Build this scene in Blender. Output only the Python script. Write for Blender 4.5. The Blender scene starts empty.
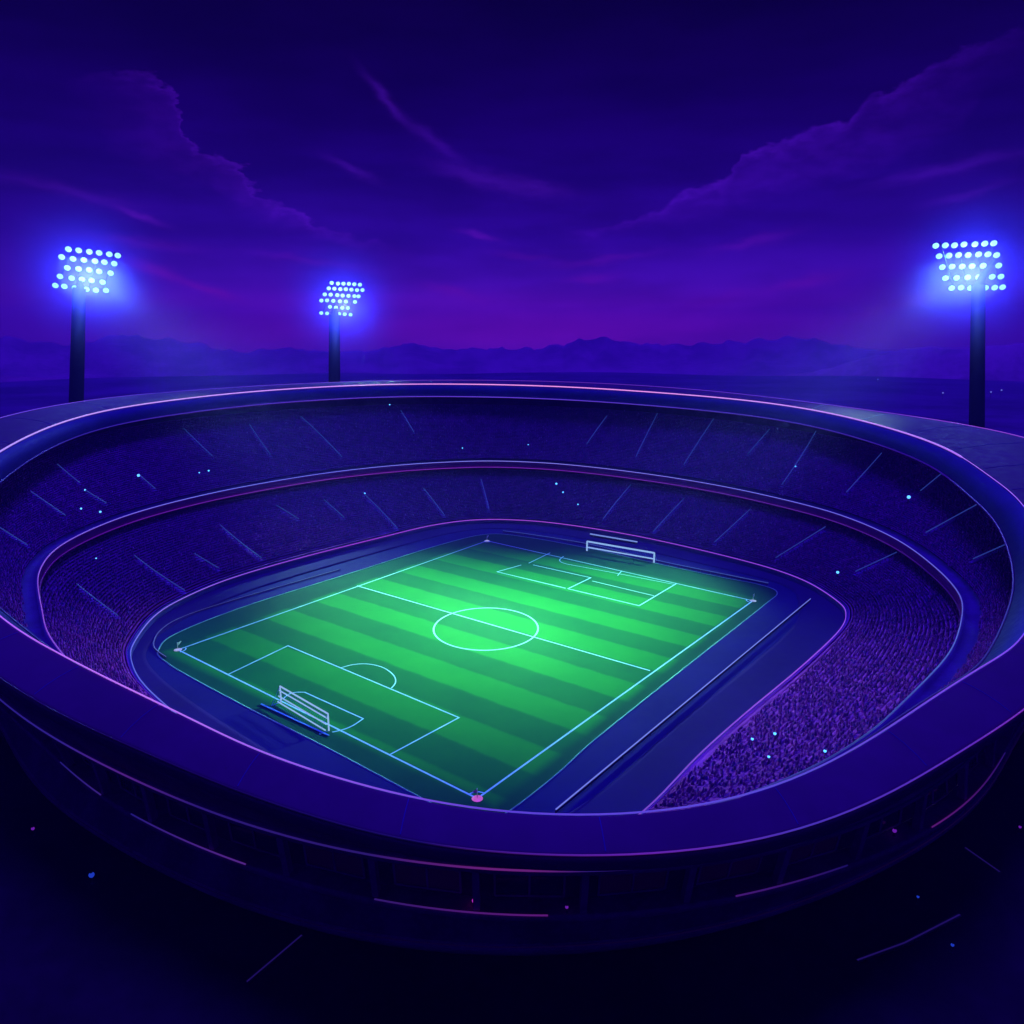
import math, random
import numpy as np
random.seed(7); rng = np.random.default_rng(7)
PI = math.pi
CX, CY = 0.0, 170.0          # centre of the bowl
N = 360                      # segments round the bowl

# ---------------------------------------------------------------- plan curves of the bowl (metres)
P_PTS = [(-62.1,123.4),(-71.3,133.3),(-77.4,142.3),(-80.7,149.8),(-83.6,165.2),(-82.3,177.2),(-75.8,193.3),(-61.9,212.4),(-42.4,234.1),(-28.1,249.0),
 (-14.7,256.8),(-0.7,257.5),(16.5,251.9),(41.3,235.3),(66.3,210.4),(77.4,193.3),(80.3,175.8),(78.5,167.1),(72.4,156.9),(57.2,138.6),(42.0,121.6),
 (29.8,107.4),(17.7,92.0),(8,84.5),(-5,82),(-16,85),(-34,98),(-48,110)]
M_PTS = [(-84.3,128.6),(-93.4,141.5),(-100.6,152.2),(-107.6,164.4),(-113.0,182.5),(-110.4,205.7),(-101.3,225.2),(-86.3,244.3),(-64.4,263.5),(-41.3,276),
 (-19.6,282.1),(-4.5,283.0),(17.8,277.8),(45.0,262.9),(68.5,243.8),(86.6,221.7),(94.8,205.7),(98.6,185.8),(97.0,164.4),(93.5,149.4),(89.6,141.5),
 (82.1,129.9),(74.2,119.9),(58.8,104.5),(50.5,96.8),(37.4,87.5),(20,79.5),(0,76),(-20,80.5),(-45,94),(-66,110)]
R1_PTS = [(-133.2,194.9),(-138.4,226.3),(-135.8,250.1),(-124.3,268.8),(-102.7,288.1),(-75.9,301.5),(-45.2,308.9),(-4.8,307.6),(34.3,297.6),(75.6,277.1),
 (97.5,257.3),(109.9,232.2),(115.0,201.7),(109.9,170.9),(103.3,148.5),(88,119),(67.5,93.0),(58.0,85.7),(47.2,77.9),(38.4,71.3),(31.3,66.5),(25.2,63.1),
 (19.0,60.7),(10.5,59.1),(0.0,59.3),(-10.3,61.7),(-24.2,67.6),(-36.3,75.1),(-54.9,86.9),(-71.3,98.9),(-98,124),(-121,160)]
R0_PTS = [(-162.2,232.0),(-160.7,252.4),(-153.6,268.8),(-138.3,284.6),(-102.8,304.0),(-65.7,316.2),(-46.0,319.3),(-4.9,319.3),(35.4,311.6),(72.1,294.8),
 (101.7,270.8),(129.6,240.4),(139.2,226.3),(144.6,210.7),(143,188),(133,160),(113,127),(84,99),(60.0,79.6),(52.0,73.9),(45.2,69.6),(37.5,64.5),(31.2,61.1),(25.8,58.7),(19.9,56.8),(11.0,55.6),(4.1,55.5),(-8.9,57.1),(-24.8,63.3),(-35.6,68.9),(-50.3,76.9),(-63.5,85.8),(-96,110),(-131,152),(-155,195)]
L_NEAR = [(-72.9,98.2),(-59.4,89.6),(-48.0,82.6),(-37.7,76.5),(-29.6,72.0),(-19.9,67.9),(-11.2,65.3),(0.0,63.9),(10.6,64.1),(18.7,64.9),(24.5,66.0),(40,72.5),(60,85.5)]
S_NEAR = [(-63.3,92.5),(-52.0,85.3),(-46.4,81.6),(-37.7,76.9),(-30.3,73.5),(-14.2,66.9),(-5.3,65.3),(3.8,64.6),(14,65.6),(23.5,67.8),(31.3,70.3),(37.9,73.2),(50.7,79.1),(60.7,85.7),(70.2,92.5)]
B_NEAR = [(-77.1,101.8),(-58.7,89.2),(-44.7,80.7),(-33.7,74.4),(-23.1,69.5),(-11.8,67.0),(0.0,66.3),(11.4,66.8),(20.2,68.3),(30.1,71.9),(40.0,76.7),(51.8,83.5),(74.5,97.9)]
TH = np.arange(N) * 2 * PI / N
def catmull(pts, closed=True, k=12):
    n = len(pts); out = []
    for i in range(n if closed else n - 1):
        g = lambda j: np.array(pts[j % n] if closed else pts[min(max(j, 0), n - 1)], float)
        a, b, c, d = g(i - 1), g(i), g(i + 1), g(i + 2)
        for s in range(k):
            t = s / k
            out.append(0.5 * ((2 * b) + (c - a) * t + (2 * a - 5 * b + 4 * c - d) * t * t + (3 * b - a - 3 * c + d) * t ** 3))
    return np.array(out)
def smooth(r, sig):
    k = np.arange(-30, 31); w = np.exp(-0.5 * (k / max(sig, 1e-3)) ** 2); w /= w.sum()
    return np.convolve(np.concatenate([r[-30:], r, r[:30]]), w, 'valid')
def polar(pts, sig):
    q = catmull(pts); th = np.arctan2(q[:, 1] - CY, q[:, 0] - CX) % (2 * PI); r = np.hypot(q[:, 0] - CX, q[:, 1] - CY)
    o = np.argsort(th); return smooth(np.interp(TH, th[o], r[o], period=2 * PI), sig)
def polar_near(pts, base, sig):
    q = catmull(pts, False); th = np.arctan2(q[:, 1] - CY, q[:, 0] - CX) % (2 * PI); r = np.hypot(q[:, 0] - CX, q[:, 1] - CY)
    o = np.argsort(th); th, r = th[o], r[o]; out = base.copy()
    for i, t in enumerate(TH):
        if th[0] <= t <= th[-1]: out[i] = np.interp(t, th, r)
    return smooth(out, sig)
rP = polar(P_PTS, 1.2); rM = polar(M_PTS, 2.2); rR1 = polar(R1_PTS, 2.5); rR0 = np.maximum(polar(R0_PTS, 3.0), rR1 + 0.8)
rL = polar_near(L_NEAR, rR0 - 8, 8); rS = polar_near(S_NEAR, rR0 - 10, 8); rB = polar_near(B_NEAR, rR0 - 12, 8)
X = lambda r: CX + r * np.cos(TH)
Y = lambda r: CY + r * np.sin(TH)
sstep = lambda a, b, x: np.clip((x - a) / (b - a), 0, 1) ** 2 * (3 - 2 * np.clip((x - a) / (b - a), 0, 1))
zP = np.full(N, 1.6)
zM = 11 + .037 * (Y(rM) - 95)
zR1 = 25 + .08 * (Y(rR1) - 60)
_y0 = Y(rR0); _b = sstep(95, 190, _y0)
zR0 = (24 + .07 * (_y0 - 60)) * (1 - _b) + (25 + .08 * (_y0 - 60)) * _b
# seating tiers: ruled from the front edge to the back edge
rLa, zLa = rP + 0.6, np.full(N, 1.9)
rLb = np.maximum(rM + 4.0, rP + 6); zLb = zM - 3.6
rUa, zUa = rM + 3.2, zM + 0.3
rUb = np.minimum(rR1 + 7, rL - 3.0); rUb = np.maximum(rUb, rUa + 4); zUb = zR1 - 8.0
ROWS_L, ROWS_U = 34, 40
def lerp_loop(a, th): return np.interp(th, TH, a, period=2 * PI)
def tier(which, th, t):
    a = (rLa, zLa, rLb, zLb) if which == 'lower' else (rUa, zUa, rUb, zUb)
    ra, za, rb, zb = (lerp_loop(k, th) for k in a)
    r = ra + (rb - ra) * t
    return CX + r * np.cos(th), CY + r * np.sin(th), za + (zb - za) * t
# ================================================================ scene
import bpy
from mathutils import Vector, Matrix
S = bpy.context.scene
COL = S.collection

# ---------------------------------------------------------------- node helpers
class NT:
    def __init__(s, tree): s.t = tree; s.n = tree.nodes; s.l = tree.links
    def node(s, kind, **kw):
        n = s.n.new(kind)
        for k, v in kw.items(): setattr(n, k, v)
        return n
    def put(s, sock, v):
        if isinstance(v, bpy.types.NodeSocket): s.l.new(v, sock)
        else: sock.default_value = v
    def m(s, op, a, b=0.0, c=0.0):
        n = s.node('ShaderNodeMath', operation=op)
        for i, v in enumerate((a, b, c)): s.put(n.inputs[i], v)
        return n.outputs[0]
    def maprange(s, v, a, b, c=0.0, d=1.0, kind='SMOOTHSTEP'):
        n = s.node('ShaderNodeMapRange', interpolation_type=kind)
        for k, x in (('Value', v), ('From Min', a), ('From Max', b), ('To Min', c), ('To Max', d)): s.put(n.inputs[k], x)
        return n.outputs[0]
    def mix(s, fac, a, b, blend='MIX'):
        n = s.node('ShaderNodeMix', data_type='RGBA', blend_type=blend)
        s.put(n.inputs[0], fac)
        for sock, v in ((n.inputs[6], a), (n.inputs[7], b)):
            s.put(sock, v if isinstance(v, bpy.types.NodeSocket) else (*v, 1.0))
        return n.outputs[2]
    def noise(s, vec, scale, detail=3.0, rough=0.5):
        n = s.node('ShaderNodeTexNoise')
        if vec is not None: s.l.new(vec, n.inputs['Vector'])
        n.inputs['Scale'].default_value = scale; n.inputs['Detail'].default_value = detail; n.inputs['Roughness'].default_value = rough
        return n.outputs['Fac']
    def comb(s, x, y, z=0.0):
        n = s.node('ShaderNodeCombineXYZ')
        for i, v in enumerate((x, y, z)): s.put(n.inputs[i], v)
        return n.outputs[0]

def lin(c):
    return tuple((v / 255 / 12.92) if v / 255 <= .04045 else ((v / 255 + .055) / 1.055) ** 2.4 for v in c)

def mat(name, col, rough=0.6, var=0.25, scale=0.4, metal=0.0, bump=0.0, vcol=None):
    """plain painted or cast surface: two close tones broken up by noise"""
    m = bpy.data.materials.new(name); m.use_nodes = True; t = NT(m.node_tree); b = t.n['Principled BSDF']
    pos = t.node('ShaderNodeNewGeometry').outputs['Position']
    f = t.noise(pos, scale, 5.0, 0.6); f2 = t.noise(pos, scale * 9, 3.0)
    f = t.maprange(t.m('ADD', t.m('MULTIPLY', f, .7), t.m('MULTIPLY', f2, .3)), .35, .65)
    c = t.mix(f, tuple(v * (1 - var) for v in col), tuple(min(1, v * (1 + var)) for v in col))
    if vcol:
        a = t.node('ShaderNodeAttribute', attribute_name=vcol); c = t.mix(1.0, c, a.outputs['Color'], 'MULTIPLY')
    t.l.new(c, b.inputs['Base Color'])
    t.put(b.inputs['Roughness'], t.maprange(f2, .2, .8, max(.02, rough - .1), min(1, rough + .1)))
    b.inputs['Metallic'].default_value = metal; b.inputs['Specular IOR Level'].default_value = .12
    if bump:
        n = t.node('ShaderNodeBump'); n.inputs['Strength'].default_value = bump; n.inputs['Distance'].default_value = .1
        t.l.new(f2, n.inputs['Height']); t.l.new(n.outputs[0], b.inputs['Normal'])
    return m

def glow(name, col, strength, vcol=False):
    m = bpy.data.materials.new(name); m.use_nodes = True; t = NT(m.node_tree); b = t.n['Principled BSDF']
    b.inputs['Base Color'].default_value = (.06, .06, .07, 1); b.inputs['Roughness'].default_value = .4
    b.inputs['Emission Strength'].default_value = strength
    if vcol:
        a = t.node('ShaderNodeAttribute', attribute_name='Col'); t.l.new(a.outputs['Color'], b.inputs['Emission Color'])
    else: b.inputs['Emission Color'].default_value = (*col, 1)
    return m

# ---------------------------------------------------------------- object helpers
ORIGIN = {}
def tag(o, label=None, cat=None, group=None, kind=None):
    for k, v in (('label', label), ('category', cat), ('group', group), ('kind', kind)):
        if v: o[k] = v
    return o
def empty(name, loc, label, cat, group=None):
    o = bpy.data.objects.new(name, None); COL.objects.link(o); o.location = loc; o.empty_display_size = 2
    ORIGIN[o.name] = np.array(loc, float)
    return tag(o, label, cat, group)
def mesh(name, verts, faces, mats, parent=None, loc=None, smooth_=False, mi=None, cols=None):
    """verts in world metres; they are stored relative to the thing's own base"""
    v = np.asarray(verts, np.float64).reshape(-1, 3)
    base = ORIGIN[parent.name] if parent is not None else np.array(loc if loc is not None else (0, 0, 0), float)
    me = bpy.data.meshes.new(name); v = v - base
    if isinstance(faces, np.ndarray):
        nf, k = faces.shape
        me.vertices.add(len(v)); me.vertices.foreach_set('co', v.astype(np.float32).ravel())
        me.loops.add(nf * k); me.loops.foreach_set('vertex_index', faces.astype(np.int32).ravel())
        me.polygons.add(nf); me.polygons.foreach_set('loop_start', (np.arange(nf) * k).astype(np.int32))
        me.update(calc_edges=True)
    else:
        me.from_pydata(v.tolist(), [], [list(map(int, f)) for f in faces]); me.update()
    for m_ in (mats if isinstance(mats, (list, tuple)) else [mats]): me.materials.append(m_)
    if mi is not None: me.polygons.foreach_set('material_index', np.asarray(mi, np.int32))
    if smooth_: me.polygons.foreach_set('use_smooth', np.ones(len(me.polygons), bool))
    if cols is not None:
        a = me.color_attributes.new('Col', 'FLOAT_COLOR', 'POINT')
        c = np.ones((len(v), 4), np.float32); c[:, :3] = cols; a.data.foreach_set('color', c.ravel())
    me.validate()
    o = bpy.data.objects.new(name, me); COL.objects.link(o)
    if parent is not None: o.parent = parent
    else: o.location = base
    ORIGIN[o.name] = base
    return o

class MB:
    """collects boxes, bars and tubes into one mesh"""
    def __init__(s): s.v = []; s.f = []; s.mi = []
    def add(s, v, f, mi=0):
        o = len(s.v); s.v += [tuple(map(float, p)) for p in v]; s.f += [[o + i for i in q] for q in f]; s.mi += [mi] * len(f)
    def bar(s, a, b, w, h=None, mi=0, up=(0, 0, 1)):
        a, b, up = np.array(a, float), np.array(b, float), np.array(up, float); h = h or w
        d = (b - a) / np.linalg.norm(b - a)
        if abs(d @ up) > .98: up = np.array((0, 1., 0))
        x = np.cross(d, up); x /= np.linalg.norm(x); y = np.cross(x, d)
        p = [c + x * i * w / 2 + y * j * h / 2 for c in (a, b) for i, j in ((-1, -1), (1, -1), (1, 1), (-1, 1))]
        s.add(p, [(3, 2, 1, 0), (4, 5, 6, 7), (0, 1, 5, 4), (1, 2, 6, 5), (2, 3, 7, 6), (3, 0, 4, 7)], mi)
    def tube(s, pts, rad, k=12, mi=0, cap=True):
        pts = [np.array(p, float) for p in pts]; n = len(pts); rad = rad if isinstance(rad, (list, tuple)) else [rad] * n
        ring = []
        for i, p in enumerate(pts):
            d = pts[min(i + 1, n - 1)] - pts[max(i - 1, 0)]; d /= np.linalg.norm(d)
            up = np.array((0, 0, 1.)) if abs(d[2]) < .95 else np.array((0, 1., 0))
            x = np.cross(d, up); x /= np.linalg.norm(x); y = np.cross(x, d)
            ring += [p + rad[i] * (x * math.cos(2 * PI * j / k) + y * math.sin(2 * PI * j / k)) for j in range(k)]
        f = [(i * k + j, i * k + (j + 1) % k, (i + 1) * k + (j + 1) % k, (i + 1) * k + j) for i in range(n - 1) for j in range(k)]
        if cap: f += [tuple(range(k))[::-1], tuple((n - 1) * k + j for j in range(k))]
        s.add(ring, f, mi)
    def build(s, name, mats, parent=None, loc=None, smooth_=False):
        return mesh(name, s.v, s.f, mats, parent, loc, smooth_, mi=s.mi)

def sweep(name, prof, mats, parent, close=False, sel=None, smooth_=False, mi=None, cols=None):
    """prof: list of (radius, height) loops; quads between successive ones all round (or over the indices sel)"""
    idx = np.arange(N) if sel is None else np.asarray(sel)
    full = sel is None; n = len(idx); P = [np.stack([X(r)[idx], Y(r)[idx], np.broadcast_to(z, (N,))[idx]], 1) for r, z in prof]
    k = len(P); V = np.concatenate(P); F = []; MI = []
    cnt = n if full else n - 1
    i = np.arange(cnt); j = (i + 1) % n
    for a in range(k if close else k - 1):
        b = (a + 1) % k
        F.append(np.stack([a * n + i, a * n + j, b * n + j, b * n + i], 1)); MI += [0 if mi is None else mi[a]] * cnt
    c = None if cols is None else np.concatenate([cols[idx]] * k)
    if close and not full:
        caps = [[a * n for a in range(k)][::-1], [a * n + n - 1 for a in range(k)]]
        F = [list(q) for q in np.concatenate(F)] + caps; MI += [0, 0]
        return mesh(name, V, F, mats, parent, smooth_=smooth_, mi=MI, cols=c)
    return mesh(name, V, np.concatenate(F), mats, parent, smooth_=smooth_, mi=MI, cols=c)
def strip_prof(r, z, h):
    return [(r - h, z - h), (r + h, z - h), (r + h, z + h), (r - h, z + h)]
def mixcol(keys):
    """colour along the loop from (angle in degrees, rgb) keys"""
    a = np.radians([k[0] for k in keys]) % (2 * PI); o = np.argsort(a); c = np.array([k[1] for k in keys], float)[o]
    return np.stack([np.interp(TH, a[o], c[:, i], period=2 * PI) for i in range(3)], 1)

# ---------------------------------------------------------------- materials
M_roof   = mat('violet_roof_membrane', (.10, .020, .130), .8, .12, .05)
M_fascia = mat('blue_fascia_panel', (.07, .05, .36), .5, .12, .1)
M_stand  = mat('seating_concrete', (.22, .010, .33), .9, .3, .3)
M_walk   = mat('walkway_concrete', (.08, .03, .22), .8, .2, .2)
M_mag    = mat('magenta_fascia_panel', (.30, .01, .30), .5, .15, .2)
M_wall   = mat('pitch_wall_paint', (.05, .03, .30), .6, .15, .2)
M_track  = mat('blue_running_surface', (.020, .009, .135), .9, .12, .06)
M_track2 = mat('dark_running_surface', (.028, .006, .115), .9, .12, .06)
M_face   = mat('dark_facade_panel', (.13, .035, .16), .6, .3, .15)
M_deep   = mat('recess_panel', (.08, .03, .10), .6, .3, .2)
M_ledge  = mat('ledge_concrete', (.24, .08, .26), .6, .25, .15)
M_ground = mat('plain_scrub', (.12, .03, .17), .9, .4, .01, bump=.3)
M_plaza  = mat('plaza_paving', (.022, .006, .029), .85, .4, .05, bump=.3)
M_pole   = mat('painted_steel', (.004, .003, .007), .7, .2, .3)
M_white  = mat('white_painted_steel', (.82, .84, .88), .35, .05, 1.0)
G_goal   = glow('goal_tube_added_glow', (.34, .58, 1.0), .8)  # white goal tubes given emission in place of light falling on them
G_pad    = glow('corner_pad_added_glow', (.45, .50, .85), .75)  # flag bases are no lamps; their pale glow is added
G_padp   = glow('pink_pad_added_glow', (.62, .10, .60), .8)  # pink glow added to the nearest flag base
M_base   = mat('blue_goal_base', (.12, .30, .80), .5, .1, .6)
M_line   = mat('mint_pitch_paint', (.45, .88, .90), .8, .06, 1.5)
M_aisle  = mat('aisle_step_concrete', (.22, .03, .46), .8, .25, .6)
M_post   = mat('dark_metal_post', (.05, .05, .09), .4, .2, 2.0)
M_hill   = mat('far_hill_scrub', (.50, .10, .36), .9, .3, .01)
M_crowd  = mat('spectator_clothes', (.74, .58, .64), .8, .05, 2.0, vcol='Col')
M_flagp  = mat('pink_corner_flag', (.85, .35, .75), .7, .1, 2.0)
M_glass  = mat('dark_glass', (.03, .025, .08), .08, .2, .2)
G_roof   = glow('roof_edge_light', None, 1.0, True)
G_ledge  = glow('ledge_light', None, .48, True)
G_M      = glow('gallery_light', None, 1.0, True)
G_P      = glow('pitch_wall_light', None, 1.0, True)
G_rail   = glow('barrier_light', (.22, .26, 1.0), .75)
G_rail2  = glow('dim_barrier_light', (.10, .16, .62), .45)
G_bar    = glow('bright_board_light', (.25, .38, 1.0), .7)
G_aisle  = glow('aisle_step_light', (.05, .10, .72), .34)
G_lens   = glow('floodlight_lens', (.42, 1.0, 1.0), 1.25)
G_cyan   = glow('cyan_lamp_globe', (.10, .42, 1.0), 2.2)
G_blue   = glow('blue_lamp_globe', (.02, .07, .9), .55)
G_purp   = glow('purple_lamp_globe', (.22, .02, .62), .6)
G_pink   = glow('pink_lamp_globe', (.55, .03, .62), 1.0)
G_far    = glow('far_lamp_globe', (.20, .22, .9), .8)
G_path   = glow('path_light', (.05, .02, .40), .22)
G_win    = glow('lit_window', (.05, .002, .16), .02)

# ---------------------------------------------------------------- ground, hills
def build_ground():
    rad = [0, 60, 120, 200, 320, 480, 700, 900, 1050, 1120, 1180, 1240, 1320, 1450, 1700, 2100, 2700]
    na = 144; V = [(0, 0, 0)]; F = []
    for r in rad[1:]:
        for k in range(na):
            a = 2 * PI * k / na; x, y = r * math.sin(a), r * math.cos(a)
            z = 0.0
            if r > 1000: z = 2.0 * math.sin(a * 17) * math.sin(a * 5.3) if r < 1200 else -66 * float(sstep(1190, 1450, r))
            V.append((x, y, z))
    for k in range(na): F.append((0, 1 + (k + 1) % na, 1 + k))
    for i in range(len(rad) - 2):
        for k in range(na):
            a, b = 1 + i * na, 1 + (i + 1) * na; F.append((a + k, a + (k + 1) % na, b + (k + 1) % na, b + k))
    tag(mesh('ground', V, F, M_ground, smooth_=True), kind='structure')
build_ground()
pz_ = np.arange(96) * 2 * PI / 96
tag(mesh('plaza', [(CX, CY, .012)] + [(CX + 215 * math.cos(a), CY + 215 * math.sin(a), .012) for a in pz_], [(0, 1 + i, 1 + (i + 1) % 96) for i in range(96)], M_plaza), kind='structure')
def fbm(x, seed, octs=5):
    r = np.random.default_rng(seed); octs += 2; v = np.zeros_like(x); a = 1.0
    for o in range(octs):
        ph = r.uniform(0, 6.28, 3); fr = r.uniform(.8, 1.2, 3) * 2 ** o
        v += a * sum(np.sin(x * f_ + p_) for f_, p_ in zip(fr, ph)) / 3; a *= .5
    return v
def ridge(name, prof, depth, seed, rough, base=-64.0):
    p = np.array(prof, float); az = np.arctan2(p[:, 0], p[:, 1]); d = np.hypot(p[:, 0], p[:, 1])
    n = 520; A = np.linspace(az[0], az[-1], n); D = np.interp(A, az, d); Z = smooth_line(np.interp(A, az, p[:, 2]), 3) + rough * fbm(A * 210, seed)
    offs = [(-1, 0), (-.72, .22), (-.45, .48), (-.22, .78), (-.08, .96), (0, 1), (.2, .8), (1, 0)]
    V = []
    for q, (o, h) in enumerate(offs):
        dd = D + o * depth + (fbm(A * 70, seed + 3 + q) * depth * .06 if q not in (5,) else 0)
        zz = base + (Z - base) * h
        V.append(np.stack([dd * np.sin(A), dd * np.cos(A), zz], 1))
    V = np.concatenate(V); i = np.arange(n - 1)
    F = np.concatenate([np.stack([k * n + i, k * n + i + 1, (k + 1) * n + i + 1, (k + 1) * n + i], 1) for k in range(len(offs) - 1)])
    tag(mesh(name, V, F, M_hill, smooth_=True), kind='structure')
def smooth_line(a, s):
    k = np.arange(-12, 13); w = np.exp(-.5 * (k / s) ** 2); w /= w.sum(); return np.convolve(np.pad(a, 12, mode='edge'), w, 'valid')
HILLS = [(-1900,1250,25),(-1494,1749,42),(-1267,1920,47),(-1197,1964,32),(-1121,2008,20),(-1068,2037,46),(-1025,2059,54),(-973,2084,36),(-939,2100,40),(-882,2124,28.8),
 (-828,2146,17.6),(-808,2153,1.8),(-738,2178,0.3),(-660,2203,13.4),(-527,2239,-1.5),(-387,2267,3.3),(-329,2276,20.3),(-285,2282,25.8),(-213,2290,2.6),(-95,2298,8.4),
 (-6,2300,5.4),(98,2298,8.4),(172,2294,25.6),(273,2284,43.1),(332,2276,23.1),(487,2248,18.0),(700,2191,33.0),(799,2157,44.5),(920,2108,15.7),(1033,2055,4),(1272,1916,-5),(1530,1717,7.9),(1900,1250,12)]
HILLS_R = [(380,1452,-46),(470,1424,-22),(540,1398,-12),(573,1386,-3.6),(617,1367,14),(673,1341,30.0),(713,1320,36.0),(752,1298,33),(827,1251,43),(978,1137,56),(1250,830,48)]
HILLS_L = [(-1280,780,30),(-1127,1032,6),(-969,1128,2),(-872,1205,-2),(-820,1240,-8),(-740,1290,-18),(-640,1340,-40)]
ridge('hills', HILLS, 320, 5, 6.0)
ridge('hill_ridge', HILLS_R, 220, 9, 1.2)
ridge('low_rise', HILLS_L, 150, 12, .6)

# ---------------------------------------------------------------- pitch
def edge_loop(pts, k=10): return catmull(pts, True, k)
GRASS = [(-1.7,93.9),(7,104.5),(14.9,115.9),(39.7,148.2),(62.5,177.5),(69.1,187.0),(66.3,193.2),(58,199.3),(43.0,211.2),(24.4,227.1),(5.9,239.8),(-8,244.2),(-22.8,231.4),(-45.0,203.2),(-65.1,178.2),
 (-75.3,160.8),(-76,151.8),(-71.1,144.4),(-50.5,127.4),(-30.2,111.8),(-12.2,97.4),(-6.5,93)]
gl = edge_loop(GRASS)
U2 = np.array((63.6, 85.4)); U2 = U2 / np.linalg.norm(U2); V2 = np.array((U2[1], -U2[0]))      # along and across the pitch
PC = np.array((-6.0, 166.4))
def grass_mat():
    m = bpy.data.materials.new('striped_turf'); m.use_nodes = True; t = NT(m.node_tree); b = t.n['Principled BSDF']
    g = t.node('ShaderNodeNewGeometry'); sep = t.node('ShaderNodeSeparateXYZ'); t.l.new(g.outputs['Position'], sep.inputs[0])
    u = t.m('ADD', t.m('MULTIPLY', t.m('SUBTRACT', sep.outputs[0], float(PC[0])), float(U2[0])), t.m('MULTIPLY', t.m('SUBTRACT', sep.outputs[1], float(PC[1])), float(U2[1])))
    wob = t.m('MULTIPLY', t.m('SUBTRACT', t.noise(g.outputs['Position'], .25, 4), .5), .9)
    s = t.m('SINE', t.m('MULTIPLY', t.m('ADD', u, wob), PI / 7.4))
    f = t.maprange(s, -.22, .22)
    n1 = t.maprange(t.noise(g.outputs['Position'], .09, 5, .6), .3, .7); n2 = t.noise(g.outputs['Position'], 3.5, 4, .7)
    dark = t.mix(n1, (.002, .165, .036), (.004, .195, .036)); light = t.mix(n1, (.008, .285, .034), (.014, .32, .034))
    c = t.mix(f, dark, light); c = t.mix(t.maprange(n2, .3, .7, 0, .35), c, t.mix(f, (.006, .10, .05), (.016, .2, .05)))
    vv = t.m('ADD', t.m('MULTIPLY', t.m('SUBTRACT', sep.outputs[0], float(PC[0])), float(V2[0])), t.m('MULTIPLY', t.m('SUBTRACT', sep.outputs[1], float(PC[1])), float(V2[1])))
    # the apron outside the lines is a darker, unstriped turf
    ap = t.m('MAXIMUM', t.maprange(t.m('ABSOLUTE', u), 52.6, 55.5), t.maprange(t.m('ABSOLUTE', vv), 43.2, 46.0))
    c = t.mix(ap, c, t.mix(n1, (.002, .085, .040), (.003, .105, .044)))
    t.l.new(c, b.inputs['Base Color']); b.inputs['Roughness'].default_value = .9; b.inputs['Specular IOR Level'].default_value = .15
    bm = t.node('ShaderNodeBump'); bm.inputs['Strength'].default_value = .5; bm.inputs['Distance'].default_value = .05
    t.l.new(n2, bm.inputs['Height']); t.l.new(bm.outputs[0], b.inputs['Normal'])
    return m
ng = len(gl)
V = [(PC[0], PC[1], .06)] + [(x, y, .06) for x, y in gl]
pitch = tag(mesh('pitch', V, [(0, 1 + i, 1 + (i + 1) % ng) for i in range(ng)], grass_mat()), kind='structure')
pitch['label'] = 'striped green football pitch lit bright at its centre'
# running surface between the grass and the wall: inner level, a kerb step, outer level
gth = np.arctan2(gl[:, 1] - CY, gl[:, 0] - CX) % (2 * PI); grr = np.hypot(gl[:, 0] - CX, gl[:, 1] - CY); o_ = np.argsort(gth)
rG = np.interp(TH, gth[o_], grr[o_], period=2 * PI)
rK = smooth(rG + (rP - rG) * .52, 2.0)
sweep('track', [(rG * .5, .02), (rK, .02)], M_track, None); tag(bpy.data.objects['track'], kind='structure')
sweep('pavement', [(rK, .0), (rK + .05, .22), (rK + .9, .24), (rP + .2, .24)], M_track2, None); tag(bpy.data.objects['pavement'], kind='structure')
sweep('kerb', [(rG, .02), (rG + .02, .12), (rG + .26, .12), (rG + .3, .02)], mat('green_white_edging', (.22, .52, .36), .6, .2, .5), None); tag(bpy.data.objects['kerb'], kind='structure')

# markings
mk = MB()
def line(pts, w=.34, z=.075, closed=False):
    p = [np.array(pts[0], float)]
    for q in pts[1:]:
        if np.linalg.norm(np.array(q, float) - p[-1]) > .05: p.append(np.array(q, float))
    n = len(p); L_, R_ = [], []
    for i in range(n):
        d = (p[(i + 1) % n] - p[i - 1]) if closed else (p[min(i + 1, n - 1)] - p[max(i - 1, 0)])
        if not closed and 0 < i < n - 1 or closed:
            a = p[i] - p[i - 1]; b = p[(i + 1) % n] - p[i]; a /= np.linalg.norm(a); b /= np.linalg.norm(b); d = a + b
            nrm = np.array((-d[1], d[0])) / np.linalg.norm(d); sc = 1 / max(.4, abs(nrm @ np.array((-a[1], a[0]))))
        else: nrm = np.array((-d[1], d[0])) / np.linalg.norm(d); sc = 1
        L_.append(p[i] + nrm * w / 2 * sc); R_.append(p[i] - nrm * w / 2 * sc)
    v = [(*q, z) for q in L_] + [(*q, z) for q in R_]
    mk.add(v, [(i, n + i, n + (i + 1) % n, (i + 1) % n) for i in range(n if closed else n - 1)])
cA, cB, cC, cD = (-71.7, 150.8), (-8.1, 236.2), (61.0, 180.8), (-5.1, 98.0)
line([cA, cB, cC, cD], .34, .070, True)
line([(-41.5, 192.2), (27.8, 140.6)], .34, .075)
cc = [(-6.0 + 12.0 * math.cos(a), 163.1 + 12.6 * math.sin(a)) for a in np.arange(72) * 2 * PI / 72]
line(cc, .36, .080, True)
line([(-56.6, 138.9), (-48.7, 152.9), (-9.4, 121.7), (-19.8, 109.7)], .27, .075)
arc = catmull([(-34.9, 141.8),(-32.6, 143.4),(-29.6, 143.7),(-26.2, 142.0),(-23.6, 138.6),(-22.7, 135.4),(-23.2, 132.7)], False, 6)
line([tuple(q) for q in arc], .24, .080)
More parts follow.
